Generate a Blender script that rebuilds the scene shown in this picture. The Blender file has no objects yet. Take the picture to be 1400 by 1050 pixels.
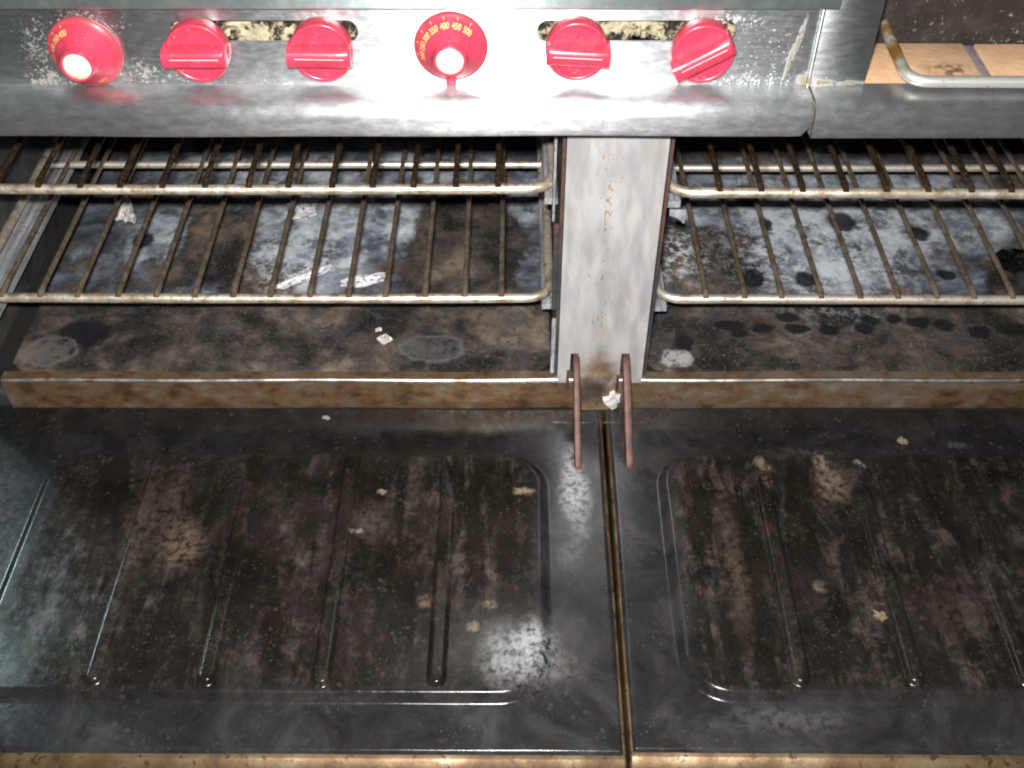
import bpy, bmesh, math, random
from mathutils import Vector, Matrix
R = math.radians
random.seed(7)
S = bpy.context.scene
COL = S.collection

# ------------------------------------------------------------------ camera, light, exposure
CAM = Vector((0.0, -0.813, 0.85)); PITCH = R(45.2)
cam_d = bpy.data.cameras.new('camera'); cam = bpy.data.objects.new('camera', cam_d); COL.objects.link(cam)
cam.location = CAM; cam.rotation_euler = (R(90) - PITCH, 0, 0)
cam_d.sensor_width = 36; cam_d.lens = 37.9; cam_d.clip_start = 0.02; cam_d.clip_end = 50
S.camera = cam
UPV = Vector((0, math.sin(PITCH), math.cos(PITCH)))
FWD = Vector((0, math.cos(PITCH), -math.sin(PITCH)))

w = bpy.data.worlds.new('World'); S.world = w; w.use_nodes = True
w.node_tree.nodes['Background'].inputs[0].default_value = (0.66, 0.71, 0.74, 1)
w.node_tree.nodes['Background'].inputs[1].default_value = 0.095

def area(name, loc, target, sx, sy, watts, col):
    d = bpy.data.lights.new(name, 'AREA'); d.shape = 'RECTANGLE'; d.size = sx; d.size_y = sy
    d.energy = watts; d.color = col
    o = bpy.data.objects.new(name, d); COL.objects.link(o); o.location = loc
    o.rotation_euler = (Vector(target) - Vector(loc)).to_track_quat('-Z', 'Y').to_euler()
    return o
FL = CAM + UPV * 0.040 + Vector((-0.012, 0, 0))
area('camera_flash', FL, FL + FWD, 0.034, 0.020, 23.0, (1.0, 0.985, 0.97))
area('teal_reflection_lamp', (-1.80, 0.95, 1.62), (-0.54, -0.22, 0.0), 0.16, 0.42, 15.0, (0.62, 0.92, 0.95))  # area lamp added out of view for the teal reflection in the left door

S.view_settings.view_transform = 'Standard'; S.view_settings.look = 'None'
S.view_settings.exposure = 0.0; S.view_settings.gamma = 1.0
S.view_settings.use_curve_mapping = False
S.render.engine = 'CYCLES'; S.cycles.filter_width = 2.1        # soft compact-camera optics

# ------------------------------------------------------------------ node helper
class T:
    def __init__(s, name):
        s.mat = bpy.data.materials.new(name); s.mat.use_nodes = True
        s.nt = s.mat.node_tree; s.b = s.nt.nodes['Principled BSDF']
        s.P = s.nt.nodes.new('ShaderNodeNewGeometry').outputs['Position']
    def put(s, sock, v):
        if isinstance(v, bpy.types.NodeSocket): s.nt.links.new(v, sock)
        elif v is not None:
            try: sock.default_value = v
            except Exception:
                sock.default_value = (v, v, v) if len(sock.default_value) == 3 else (v, v, v, 1)
    def c(s, v): return v if isinstance(v, bpy.types.NodeSocket) else (v[0], v[1], v[2], 1)
    def set(s, **k):
        names = dict(col='Base Color', rough='Roughness', metal='Metallic', normal='Normal', aniso='Anisotropic',
                     arot='Anisotropic Rotation', tangent='Tangent', coat='Coat Weight', crough='Coat Roughness',
                     spec='Specular IOR Level', sss='Subsurface Weight', sheen='Sheen Weight')
        for a, v in k.items():
            if a == 'col': v = s.c(v)
            s.put(s.b.inputs[names[a]], v)
        return s.mat
    def map(s, scale=(1, 1, 1), loc=(0, 0, 0), rot=(0, 0, 0), v=None, typ='POINT'):
        n = s.nt.nodes.new('ShaderNodeMapping'); n.vector_type = typ
        s.put(n.inputs[0], v or s.P); n.inputs['Location'].default_value = loc
        n.inputs['Rotation'].default_value = rot; n.inputs['Scale'].default_value = scale
        return n.outputs[0]
    def noise(s, scale, detail=5, rough=.55, v=None, dist=0.0, color=False):
        n = s.nt.nodes.new('ShaderNodeTexNoise'); s.put(n.inputs['Vector'], v or s.P)
        n.inputs['Scale'].default_value = scale; n.inputs['Detail'].default_value = detail
        n.inputs['Roughness'].default_value = rough; n.inputs['Distortion'].default_value = dist
        return n.outputs['Color' if color else 'Fac']
    def vor(s, scale, v=None, feat='F1', rand=1.0):
        n = s.nt.nodes.new('ShaderNodeTexVoronoi'); n.feature = feat; s.put(n.inputs['Vector'], v or s.P)
        n.inputs['Scale'].default_value = scale; n.inputs['Randomness'].default_value = rand
        return n.outputs['Distance']
    def m(s, op, a, b=0.0, clamp=False):
        n = s.nt.nodes.new('ShaderNodeMath'); n.operation = op; n.use_clamp = clamp
        s.put(n.inputs[0], a); s.put(n.inputs[1], b); return n.outputs[0]
    def mr(s, x, a, b, c=0.0, d=1.0):
        n = s.nt.nodes.new('ShaderNodeMapRange'); n.interpolation_type = 'SMOOTHSTEP'
        s.put(n.inputs[0], x); n.inputs[1].default_value = a; n.inputs[2].default_value = b
        n.inputs[3].default_value = c; n.inputs[4].default_value = d; return n.outputs[0]
    def mix(s, f, a, b, mode='MIX'):
        n = s.nt.nodes.new('ShaderNodeMix'); n.data_type = 'RGBA'; n.blend_type = mode
        s.put(n.inputs['Factor'], f) if not isinstance(f, float) else setattr(n.inputs['Factor'], 'default_value', f)
        s.put(n.inputs[6], s.c(a)); s.put(n.inputs[7], s.c(b)); return n.outputs[2]
    def ramp(s, f, stops):
        n = s.nt.nodes.new('ShaderNodeValToRGB'); s.put(n.inputs[0], f); e = n.color_ramp.elements
        while len(e) < len(stops): e.new(0.5)
        for k, (p, c) in enumerate(stops):
            e[k].position = p; e[k].color = (c[0], c[1], c[2], 1) if not isinstance(c, (int, float)) else (c, c, c, 1)
        return n.outputs[0]
    def xyz(s, v=None):
        n = s.nt.nodes.new('ShaderNodeSeparateXYZ'); s.put(n.inputs[0], v or s.P); return n.outputs
    def warp(s, scale, amt, detail=4):
        c = s.noise(scale, detail, .6, color=True)
        n = s.nt.nodes.new('ShaderNodeVectorMath'); n.operation = 'SUBTRACT'; s.put(n.inputs[0], c); n.inputs[1].default_value = (.5, .5, .5)
        k = s.nt.nodes.new('ShaderNodeVectorMath'); k.operation = 'SCALE'; s.put(k.inputs[0], n.outputs[0]); k.inputs['Scale'].default_value = amt
        a = s.nt.nodes.new('ShaderNodeVectorMath'); a.operation = 'ADD'; s.put(a.inputs[0], k.outputs[0]); s.put(a.inputs[1], s.P)
        return a.outputs[0]
    def dist2(s, v, c, r, rot=0.0, plane='xy'):
        """elliptical distance (1 on the rim) in the xy or xz plane"""
        if plane == 'xy': loc, sc, ro = (c[0], c[1], 0), (r[0], r[1], 1e5), (0, 0, rot)
        else: loc, sc, ro = (c[0], 0, c[1]), (r[0], 1e5, r[1]), (0, rot, 0)
        q = s.map(sc, loc, ro, v, 'TEXTURE')
        n = s.nt.nodes.new('ShaderNodeVectorMath'); n.operation = 'LENGTH'; s.put(n.inputs[0], q); return n.outputs['Value']
    def blob(s, v, c, r, rot=0.0, soft=.35, plane='xy'):
        return s.mr(s.dist2(v, c, r, rot, plane), 1 + soft, max(0, 1 - soft), 0, 1)
    def ring(s, v, c, r, wd=.12, plane='xy'):
        return s.mr(s.m('ABSOLUTE', s.m('SUBTRACT', s.dist2(v, c, r, 0, plane), 1.0)), wd, 0.0, 0, 1)
    def union(s, items):
        o = items[0]
        for i in items[1:]: o = s.m('MAXIMUM', o, i)
        return o
    def bump(s, h, strength=.3, dist=.001, normal=None):
        n = s.nt.nodes.new('ShaderNodeBump'); n.inputs['Strength'].default_value = strength; n.inputs['Distance'].default_value = dist
        s.put(n.inputs['Height'], h)
        if normal: s.put(n.inputs['Normal'], normal)
        return n.outputs[0]
    def tan_x(s):
        n = s.nt.nodes.new('ShaderNodeCombineXYZ'); n.inputs[0].default_value = 1.0; return n.outputs[0]

# ------------------------------------------------------------------ materials
M = {}
def mats():
    # brushed stainless of the control panel and front rail, speckled with cooking spatter
    t = T('brushed_stainless'); X, Y, Z = t.xyz()
    br = t.noise(1.0, 6, .7, t.map((14, 500, 900)))
    cloud = t.noise(1, 7, .68, t.map((70, 90, 260)))
    col = t.mix(t.mr(cloud, .35, .7), (.58, .60, .61), (.72, .73, .74))
    col = t.mix(t.mr(br, .3, .75, 0, .5), col, (.78, .79, .80))
    w = t.warp(60, .006)
    low = t.mr(Z, .415, .398, 0, .10)
    near_knob = t.union([t.blob(w, (-.335, .452), (.036, .014), 0, .8, 'xz'), t.blob(w, (-.305, .413), (.05, .010), 0, .9, 'xz'),
                         t.m('MULTIPLY', t.blob(w, (.205, .425), (.035, .035), 0, .8, 'xz'), .55), t.blob(w, (-.375, .43), (.02, .04), 0, .8, 'xz'),
                         t.blob(w, (-.14, .456), (.04, .006), 0, .9, 'xz'), t.blob(w, (.17, .453), (.03, .008), 0, .9, 'xz')])
    onpanel = t.mr(Y, -.024, -.021)
    bias = t.m('MULTIPLY', t.m('ADD', t.m('MULTIPLY', near_knob, .15), low), onpanel)
    sp = t.m('ADD', t.noise(420, 6, .75), bias)
    spat = t.mr(sp, .70, .78, 0, .75)
    sp2 = t.mr(t.m('ADD', t.noise(170, 8, .75), bias), .71, .82, 0, .8)
    spat = t.m('MAXIMUM', spat, sp2)
    drips = t.union([t.blob(w, (.2265, .438), (.0018, .016), R(8), .5, 'xz'), t.blob(w, (.222, .418), (.0014, .014), R(5), .5, 'xz'),
                     t.blob(w, (.238, .402), (.006, .006), 0, .6, 'xz'), t.blob(w, (.250, .400), (.012, .0025), 0, .6, 'xz'),
                     t.blob(w, (.275, .400), (.011, .0018), 0, .6, 'xz')])
    spat = t.m('MAXIMUM', spat, t.m('MULTIPLY', drips, t.mr(t.noise(200, 3), .35, .5)))
    col = t.mix(spat, col, t.mix(t.noise(90), (.17, .13, .07), (.30, .26, .17)))
    smear = t.mr(t.noise(150, 7, .75), .54, .74, 0, .25)
    col = t.mix(smear, col, (.20, .20, .19))
    rough = t.m('ADD', t.mr(cloud, .3, .7, .38, .45), t.m('MULTIPLY', spat, .35))
    rough = t.m('ADD', rough, t.mr(t.noise(120, 6, .7), .4, .8, 0, .08))
    M['steel'] = t.set(col=col, metal=t.m('SUBTRACT', 1.0, t.m('MULTIPLY', spat, .95)), rough=rough, aniso=.86, tangent=t.tan_x(), arot=.25,
                       normal=t.bump(t.m('ADD', t.m('MULTIPLY', spat, .8), t.m('MULTIPLY', br, .12)), .25, .0008))

    # the same sheet, folded: coarser polish on the rounded rail
    t = T('polished_rail'); br = t.noise(1.0, 6, .7, t.map((14, 500, 900))); g = t.noise(140, 7, .75); cloud = t.noise(1, 7, .68, t.map((60, 60, 160)))
    col = t.mix(t.mr(cloud, .35, .7), (.50, .52, .53), (.66, .67, .68)); col = t.mix(t.mr(br, .3, .75, 0, .4), col, (.76, .77, .78))
    col = t.mix(t.mr(g, .52, .72, 0, .40), col, (.24, .245, .25)); col = t.mix(t.mr(t.noise(700, 3), .62, .70, 0, .5), col, (.8, .8, .8))
    col = t.mix(t.mr(t.noise(60, 7, .7, t.map((.5, 1, 1.6))), .60, .70, 0, .35), col, (.36, .31, .23))
    M['rail'] = t.set(col=col, metal=.95, rough=t.mr(cloud, .3, .7, .37, .43), aniso=.76, tangent=t.tan_x(), arot=.25, normal=t.bump(t.m('ADD', t.m('MULTIPLY', br, .2), g), .10, .0006))

    # trim strip at the very top
    t = T('pale_trim'); col = t.mix(t.mr(t.noise(60, 6, .7), .4, .7), (.46, .55, .53), (.66, .72, .70))
    M['trim'] = t.set(col=col, metal=.9, rough=.42, aniso=.85, tangent=t.tan_x(), arot=.25, normal=t.bump(t.noise(300), .1, .0005))

    # satin divider post with rust flecks, rust stain round the hinge slots
    t = T('satin_post'); X, Y, Z = t.xyz(); w = t.warp(40, .012)
    c1 = t.noise(1, 5, .6, t.map((60, 30, 14)))
    col = t.mix(t.mr(c1, .3, .7), (.48, .475, .475), (.68, .67, .665))
    tan = t.m('MULTIPLY', t.mr(t.noise(1, 5, .65, t.map((70, 30, 22), (3, 1, 2))), .50, .70), .6)
    col = t.mix(tan, col, (.55, .45, .36))
    fle = t.mr(t.m('ADD', t.noise(1, 4, .6, t.map((300, 120, 120), (1, 4, 2))), t.mr(t.m('ABSOLUTE', t.m('SUBTRACT', X, .087)), .022, .0, 0, .10)), .68, .75)
    edge = t.m('MULTIPLY', t.mr(X, .128, .138), t.mr(t.noise(70, 4), .50, .65, 0, .6))
    fle = t.m('MAXIMUM', fle, edge)
    col = t.mix(fle, col, (.30, .17, .085))
    st = t.m('MULTIPLY', t.blob(w, (.093, .036), (.024, .045), 0, .5, 'xz'), t.mr(t.noise(60, 5, .6), .25, .5))
    st2 = t.mr(t.m('ADD', Z, t.m('MULTIPLY', t.noise(45, 5, .65), .03)), .062, .046)
    col = t.mix(t.m('MULTIPLY', t.m('MAXIMUM', st, st2), .92), col, t.ramp(t.noise(70, 6, .65), [(.32, (.028, .016, .010)), (.45, (.11, .055, .022)), (.55, (.19, .105, .042)), (.7, (.24, .19, .13))]))
    drk = t.blob(w, (.088, .026), (.014, .018), 0, .6, 'xz')
    col = t.mix(t.m('MULTIPLY', drk, .85), col, (.035, .028, .02))
    M['post'] = t.set(col=col, metal=t.m('SUBTRACT', .45, t.m('MULTIPLY', t.union([st, st2, fle]), .5)), rough=t.mr(c1, .3, .7, .40, .52),
                      normal=t.bump(t.m('ADD', t.noise(160, 5), fle), .18, .0008))

    # heat-browned lip steel
    def rusty(name, greyness, seed, metal=.45):
        t = T(name); v = t.map((1, 1, 1), (seed, seed * 2, seed)); n1 = t.noise(1, 8, .65, t.map((32, 46, 46), (seed, seed * 2, seed)), .1); n2 = t.noise(150, 7, .7, v)
        col = t.ramp(n1, [(.32, (.028, .016, .010)), (.42, (.11, .050, .018)), (.50, (.22, .115, .045)), (.57, (.21, .16, .105)), (.70, (.36, .31, .25))])
        col = t.mix(t.mr(n2, .56, .72), col, (.17, .075, .028))
        col = t.mix(.30, col, (.14, .088, .048)); col = t.mix(t.mr(t.noise(95, 6, .7, v), .62, .72, 0, .7), col, (.03, .02, .015))
        col = t.mix(t.mr(t.noise(24, 5, .6, v), .45, .6, greyness * .3, greyness * 1.6), col, (.21, .175, .155))
        M[name] = t.set(col=col, metal=metal, rough=t.mr(n2, .3, .7, .28, .5), normal=t.bump(n2, .25, .001))
    rusty('browned_lip', .12, 1.0); rusty('browned_lip_grey', .35, 5.3)
    t = T('glint_edge'); n1 = t.noise(30, 5, .6, t.map((1, 1, 1), (2, 7, 3))); col = t.mix(t.mr(n1, .52, .66), (.92, .84, .76), (.40, .22, .12))  # bright metal colour to carry the flash highlight on the lip
    M['glint_edge'] = t.set(col=col, metal=.95, rough=t.mr(n1, .4, .65, .26, .45))
    # gold-brown baked door edge
    t = T('baked_edge'); n1 = t.noise(30, 5, .6, t.map((1, 1, 1), (4, 4, 4)))
    col = t.ramp(n1, [(.3, (.055, .027, .012)), (.5, (.125, .075, .034)), (.65, (.19, .135, .075)), (.8, (.26, .21, .145))])
    col = t.mix(t.mr(t.noise(140, 5), .58, .66), col, (.06, .03, .015))
    M['edge'] = t.set(col=col, metal=.55, rough=t.mr(n1, .3, .7, .52, .40), normal=t.bump(t.noise(200, 6, .7), .3, .0008))

    # rack wire
    def wire(name, a, b, c, k):
        t = T(name); n1 = t.noise(70, 4, .6, t.map((1, 1, 1), (k, k, k))); n2 = t.noise(260, 3, .6)
        col = t.mix(t.mr(n1, .38, .62), a, b); col = t.mix(t.mr(t.noise(38, 6, .7, t.map((1, 1, 1), (k * 3, k, 0))), .50, .62, 0, .75), col, (a[0] * .48, a[1] * .38, a[2] * .30)); col = t.mix(t.mr(n2, .56, .66, 0, .8), col, c)
        M[name] = t.set(col=col, metal=t.mr(n2, .5, .7, .78, .35), rough=t.mr(n1, .3, .7, .36, .52), normal=t.bump(n2, .2, .0006))
    wire('rack_bar', (.78, .66, .50), (.90, .82, .70), (.36, .19, .09), 1)
    wire('rack_wire', (.48, .40, .30), (.28, .20, .13), (.15, .08, .04), 2)
    wire('rack_wire_dark', (.13, .085, .055), (.07, .045, .03), (.16, .075, .035), 3)
    wire('rack_bar_pale', (.90, .84, .76), (.78, .70, .60), (.42, .26, .15), 4)

    # oven floors: blue-grey enamel, baked brown grease, drips, pale glare painted over clean patches
    def floor(name, clean_glare, dark, drops, rings, chalk, seed):
        t = T(name); X, Y, Z = t.xyz(); w = t.warp(28, .035, 6); w2 = t.warp(50, .019)
        v = t.map((1, 1, 1), (seed, 0, 0)); n1 = t.noise(14, 8, .68, v, .25); n2 = t.noise(85, 7, .7, v); n3 = t.noise(380, 4, .6)
        en = t.ramp(t.noise(24, 6, .6, v, .8), [(.34, (.038, .042, .050)), (.47, (.09, .10, .12)), (.58, (.17, .19, .225)), (.72, (.34, .37, .42))])
        glare_zone = t.union([t.blob(w, c, r, 0, .35) for c, r in clean_glare])  # grease-free patches that also carry the painted blue-white glare
        en = t.mix(t.m('MULTIPLY', glare_zone, t.mr(t.noise(20, 8, .7, t.map((1, 1, 1), (seed, 3, 1))), .41, .60, .05, .95)), en, t.ramp(t.noise(45, 6, .65, v), [(.3, (.29, .32, .37)), (.5, (.55, .585, .64)), (.7, (.82, .84, .87))]))
        gr = t.ramp(n1, [(.34, (.008, .008, .0085)), (.45, (.030, .0265, .025)), (.54, (.085, .067, .056)), (.67, (.22, .168, .128))])
        gr = t.mix(t.mr(t.noise(34, 7, .7, v, .6), .54, .64, 0, .75), gr, (.058, .060, .068)); gr = t.mix(t.mr(n2, .52, .66, 0, .8), gr, (.030, .026, .025)); gr = t.mix(t.mr(n3, .60, .70, 0, .7), gr, (.26, .21, .17))
        front = t.mr(Y, .135, .085)
        g = t.m('ADD', t.m('ADD', t.m('ADD', t.m('MULTIPLY', n1, 1.0), t.m('MULTIPLY', t.m('SUBTRACT', n2, .5), .35)), t.m('MULTIPLY', front, .34)), t.m('MULTIPLY', glare_zone, -.24))
        dk = t.union([t.blob(w, c, r, 0, .4) for c, r in dark]); g = t.m('ADD', g, t.m('MULTIPLY', dk, .25))
        gm = t.mr(g, .41, .60)
        col = t.mix(gm, en, gr)
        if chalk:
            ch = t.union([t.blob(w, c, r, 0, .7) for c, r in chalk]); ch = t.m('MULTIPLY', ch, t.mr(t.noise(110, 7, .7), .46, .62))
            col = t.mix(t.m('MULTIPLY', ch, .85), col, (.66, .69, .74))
        else: ch = 0.0
        dm = t.union([t.blob(w2, c, r, 0, .25) for c, r in drops]); dm = t.m('MULTIPLY', dm, t.mr(n2, .28, .42, .55, 1)); col = t.mix(t.m('MULTIPLY', dm, .93), col, (.010, .012, .015))
        for c, r, fc, rc in rings:
            col = t.mix(t.m('MULTIPLY', t.blob(w2, c, r, 0, .3), t.mr(n2, .40, .52, .05, .7)), col, fc); col = t.mix(t.m('MULTIPLY', t.ring(w2, c, r), .35), col, rc)
        M[name] = t.set(col=col, rough=t.m('ADD', t.mr(gm, 0, 1, .24, .42), t.mr(n2, .4, .7, 0, .18)), spec=.5,
                        normal=t.bump(t.m('ADD', t.m('ADD', t.m('MULTIPLY', gm, .6), t.m('MULTIPLY', n2, .8)), t.m('MULTIPLY', dm, .5)), .5, .0016))
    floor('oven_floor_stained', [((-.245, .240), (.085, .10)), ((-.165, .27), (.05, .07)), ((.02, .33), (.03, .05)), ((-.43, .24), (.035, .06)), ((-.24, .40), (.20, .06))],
          [((-.36, .22), (.06, .07)), ((-.30, .17), (.05, .04)), ((-.06, .22), (.07, .12)), ((-.45, .06), (.05, .05))], [((-.475, .07), (.030, .024)), ((-.45, .235), (.014, .018))],
          [((-.088, .0455), (.034, .021), (.085, .09, .10), (.20, .21, .23)), ((-.505, .042), (.030, .022), (.14, .13, .125), (.21, .20, .19))],
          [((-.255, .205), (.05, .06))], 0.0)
    D = [((.243, .082), (.016, .010)), ((.281, .078), (.014, .008)), ((.318, .078), (.016, .008)), ((.311, .098), (.014, .009)), ((.252, .070), (.011, .008)),
         ((.353, .077), (.011, .010)), ((.405, .093), (.010, .009)), ((.430, .093), (.009, .008)), ((.455, .088), (.013, .010)), ((.483, .083), (.013, .011)),
         ((.520, .072), (.014, .010)), ((.560, .075), (.020, .012)), ((.394, .078), (.011, .009)), ((.30, .33), (.015, .022)), ((.345, .165), (.013, .015)), ((.315, .27), (.008, .012)),
         ((.41, .275), (.020, .020)), ((.50, .25), (.012, .012)), ((.51, .17), (.010, .010)), ((.280, .165), (.014, .016)), ((.19, .055), (.012, .014))]
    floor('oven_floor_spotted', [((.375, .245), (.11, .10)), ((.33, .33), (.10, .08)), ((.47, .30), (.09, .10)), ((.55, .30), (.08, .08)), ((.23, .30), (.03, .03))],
          [((.27, .21), (.07, .055)), ((.60, .14), (.05, .05)), ((.30, .05), (.1, .03))], D,
          [((.178, .030), (.016, .014), (.50, .50, .48), (.5, .45, .36)), ((.345, .205), (.013, .012), (.30, .34, .40), (.16, .18, .21))],
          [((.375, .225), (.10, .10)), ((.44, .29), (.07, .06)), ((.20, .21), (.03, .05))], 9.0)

    # door liners: near-black enamel, streaky brown grime on the raised field, bluish worn borders
    def liner(name, x0, x1, extra):
        t = T(name); X, Y, Z = t.xyz(); w = t.warp(25, .03, 5); w2 = t.warp(130, .011); w3 = t.warp(160, .004)
        st = t.noise(1, 8, .70, t.map((48, 11, 10), rot=(0, 0, R(-5))), .5); n1 = t.noise(15, 8, .68, None, .8); n2 = t.noise(120, 7, .72); n3 = t.noise(520, 3, .6)
        n4 = t.noise(60, 8, .72, t.map((1, 1, 1), (3, 5, 1)), .5)
        inside = t.m('MULTIPLY', t.m('MULTIPLY', t.mr(X, x0 - .004, x0 + .02), t.mr(X, x1 + .004, x1 - .02)), t.m('MULTIPLY', t.mr(Y, -.07, -.09), t.mr(Y, -.356, -.34)))
        inside = t.m('MULTIPLY', inside, t.mr(n4, .25, .45, .75, 1.0))
        border = t.ramp(n1, [(.34, (.010, .010, .011)), (.5, (.020, .0198, .0215)), (.66, (.042, .040, .041))])
        border = t.mix(t.mr(n4, .54, .66, 0, .6), border, (.030, .022, .018)); border = t.mix(t.mr(n3, .62, .70, 0, .35), border, (.09, .085, .08))
        fld = t.ramp(n1, [(.34, (.0055, .0042, .0028)), (.5, (.011, .0082, .0062)), (.66, (.019, .0145, .0125))])
        sm = t.mr(t.m('ADD', t.m('MULTIPLY', st, .75), t.m('MULTIPLY', n4, .28)), .475, .66)
        sm = t.m('MULTIPLY', sm, t.mr(t.noise(9, 5, .6, t.map((1, .7, 1), (2, 1, 0))), .40, .58, .45, 1)); fld = t.mix(t.m('MULTIPLY', sm, .88), fld, t.ramp(n4, [(.36, (.017, .0145, .0135)), (.5, (.040, .033, .030)), (.64, (.088, .070, .060))]))
        fld = t.mix(t.mr(n2, .60, .68, 0, .55), fld, (.055, .048, .044))
        fld = t.mix(t.mr(n3, .63, .70, 0, .5), fld, (.085, .070, .058))
        col = t.mix(inside, border, fld)
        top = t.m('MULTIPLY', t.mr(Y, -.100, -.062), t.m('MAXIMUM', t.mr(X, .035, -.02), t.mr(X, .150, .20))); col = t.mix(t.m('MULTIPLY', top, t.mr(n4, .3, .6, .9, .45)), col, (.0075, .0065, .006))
        pt = t.mr(t.vor(75, w3), .22, .12, 0, 1); pt = t.m('MULTIPLY', pt, t.mr(t.noise(12, 3), .42, .58))
        col = t.mix(t.m('MULTIPLY', pt, .42), col, (.062, .056, .055)); pq = t.mr(t.vor(190, w3), .22, .10, 0, 1); col = t.mix(t.m('MULTIPLY', t.m('MULTIPLY', pq, t.mr(t.noise(22, 4), .50, .6)), .5), col, (.10, .085, .075))
        for c, r, cc, soft, amt in extra:
            mk = t.m('MULTIPLY', t.blob(w2 if r[0] < .015 else w, c, r, 0, soft), amt)
            mk = t.m('MULTIPLY', mk, t.mr(n2, .36, .60)) if r[0] > .0045 else mk
            col = t.mix(mk, col, cc)
        rough = t.m('ADD', t.mr(n2, .3, .75, .13, .27), t.m('MULTIPLY', t.m('MULTIPLY', sm, inside), .12))
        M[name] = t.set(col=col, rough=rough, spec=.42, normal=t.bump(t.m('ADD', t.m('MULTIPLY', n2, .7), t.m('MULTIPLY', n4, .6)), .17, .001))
    pale = (.33, .33, .34); buff = (.23, .17, .12)
    liner('door_liner_streaked', -.4725, .0325, [((.0615, -.085), (.0085, .022), pale, .7, .75), ((.064, -.125), (.0135, .030), pale, .6, .9), ((.066, -.165), (.009, .02), (.20, .20, .205), .8, .6), ((.006, -.312), (.030, .026), (.36, .36, .37), .6, .65), ((.020, -.300), (.018, .018), (.36, .36, .37), .7, .6),  # the two widest whitish blobs are glare painted near the front right corner
          ((.012, -.128), (.0085, .0045), (.34, .26, .18), .6, .8), ((-.318, -.195), (.016, .026), (.15, .105, .075), .7, .8), ((-.36, -.175), (.014, .05), (.085, .062, .05), .8, .7), ((-.335, -.15), (.012, .04), (.07, .052, .043), .8, .7),
          ((-.02, -.262), (.0065, .0045), buff, .5, .6), ((-.035, -.285), (.0055, .0048), buff, .4, .7), ((-.08, -.258), (.0055, .007), (.20, .13, .09), .5, .6), ((-.20, -.02), (.004, .003), pale, .4, .9),
          ((-.14, -.165), (.015, .02), (.085, .066, .056), .8, .7), ((-.150, -.178), (.006, .0025), (.30, .25, .22), .5, .8), ((-.13, -.13), (.004, .003), (.28, .21, .17), .5, .8), ((-.2, -.215), (.006, .005), (.09, .08, .075), .5, .8),
          ((.05, -.32), (.012, .012), (.12, .10, .095), .8, .6), ((.055, -.20), (.012, .014), (.10, .10, .105), .6, .6)])
    liner('door_liner_specked', .153, .655, [((.317, -.088), (.0065, .014), buff, .5, .8), ((.322, -.118), (.014, .020), (.22, .165, .12), .9, .75),
          ((.255, -.096), (.0080, .008), buff, .5, .65), ((.257, -.112), (.005, .014), (.16, .11, .08), .6, .6), ((.41, -.265), (.03, .022), (.06, .045, .040), .9, .6),
          ((.285, -.242), (.0055, .006), (.16, .12, .095), .5, .7), ((.21, -.22), (.008, .06), (.10, .07, .05), .9, .6), ((.355, -.095), (.0065, .005), (.30, .28, .25), .5, .6), ((.23, -.37), (.05, .010), (.085, .085, .09), .8, .7),
          ((.305, -.075), (.04, .008), (.075, .058, .047), .8, .7), ((.49, -.185), (.012, .012), (.06, .058, .06), .6, .7), ((.47, -.06), (.012, .004), (.10, .10, .10), .6, .6)])

    # plain ones
    t = T('red_plastic'); n = t.noise(90, 5, .6); col = t.mix(t.mr(n, .4, .7), (.57, .046, .090), (.46, .03, .06))
    col = t.mix(t.mr(t.noise(500, 3), .66, .72, 0, .6), col, (.66, .36, .25))
    X, Y, Z = t.xyz(); base = t.m('MULTIPLY', t.mr(Y, -.030, -.021), t.mr(t.noise(120, 6, .7), .38, .6)); col = t.mix(t.m('MULTIPLY', base, .75), col, (.20, .085, .05)); col = t.mix(t.mr(t.noise(170, 7, .75), .52, .68, 0, .6), col, (.25, .035, .04))
    M['red'] = t.set(col=col, rough=t.mr(n, .3, .7, .24, .40), spec=.6, normal=t.bump(t.noise(260, 5, .7), .12, .0006))
    t = T('ivory_cap'); col = t.mix(t.mr(t.noise(160, 5), .5, .7), (.74, .70, .58), (.55, .45, .26)); M['ivory'] = t.set(col=col, rough=.4)
    t = T('gold_print'); col = t.mix(t.mr(t.noise(400, 3), .45, .6), (.80, .52, .16), (.70, .40, .16)); M['print'] = t.set(col=col, rough=.5)
    t = T('dirty_insulation'); n1 = t.noise(65, 7, .7); n2 = t.noise(240, 5, .7)
    col = t.ramp(n1, [(.42, (.008, .007, .006)), (.47, (.05, .04, .03)), (.50, (.34, .29, .18)), (.60, (.50, .44, .30)), (.72, (.30, .23, .10))])
    col = t.mix(t.mr(n2, .58, .70), col, (.16, .12, .06)); M['insul'] = t.set(col=col, rough=.9, normal=t.bump(t.m('ADD', n1, n2), .8, .003))
    t = T('copper_brown_arm'); n = t.noise(60, 5); col = t.mix(t.mr(n, .3, .7), (.055, .022, .016), (.14, .062, .046)); M['arm'] = t.set(col=col, metal=.1, rough=.5, spec=.3, normal=t.bump(t.noise(250), .15, .0006))
    t = T('firebrick_tan'); n = t.noise(60, 6, .65); col = t.mix(t.mr(n, .35, .7), (.60, .36, .20), (.68, .45, .27))
    bw = t.warp(60, .01); col = t.mix(t.m('MULTIPLY', t.blob(bw, (.365, .006), (.017, .012), 0, .8), t.mr(t.noise(150, 5), .42, .6)), col, (.17, .09, .05))
    M['brick'] = t.set(col=col, rough=.85, normal=t.bump(t.noise(200, 5), .35, .0015))
    t = T('crusted_plate'); n = t.noise(40, 7, .65); n2 = t.noise(190, 5, .7); col = t.ramp(n, [(.3, (.007, .005, .004)), (.5, (.018, .012, .009)), (.7, (.04, .03, .023))])
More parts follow.
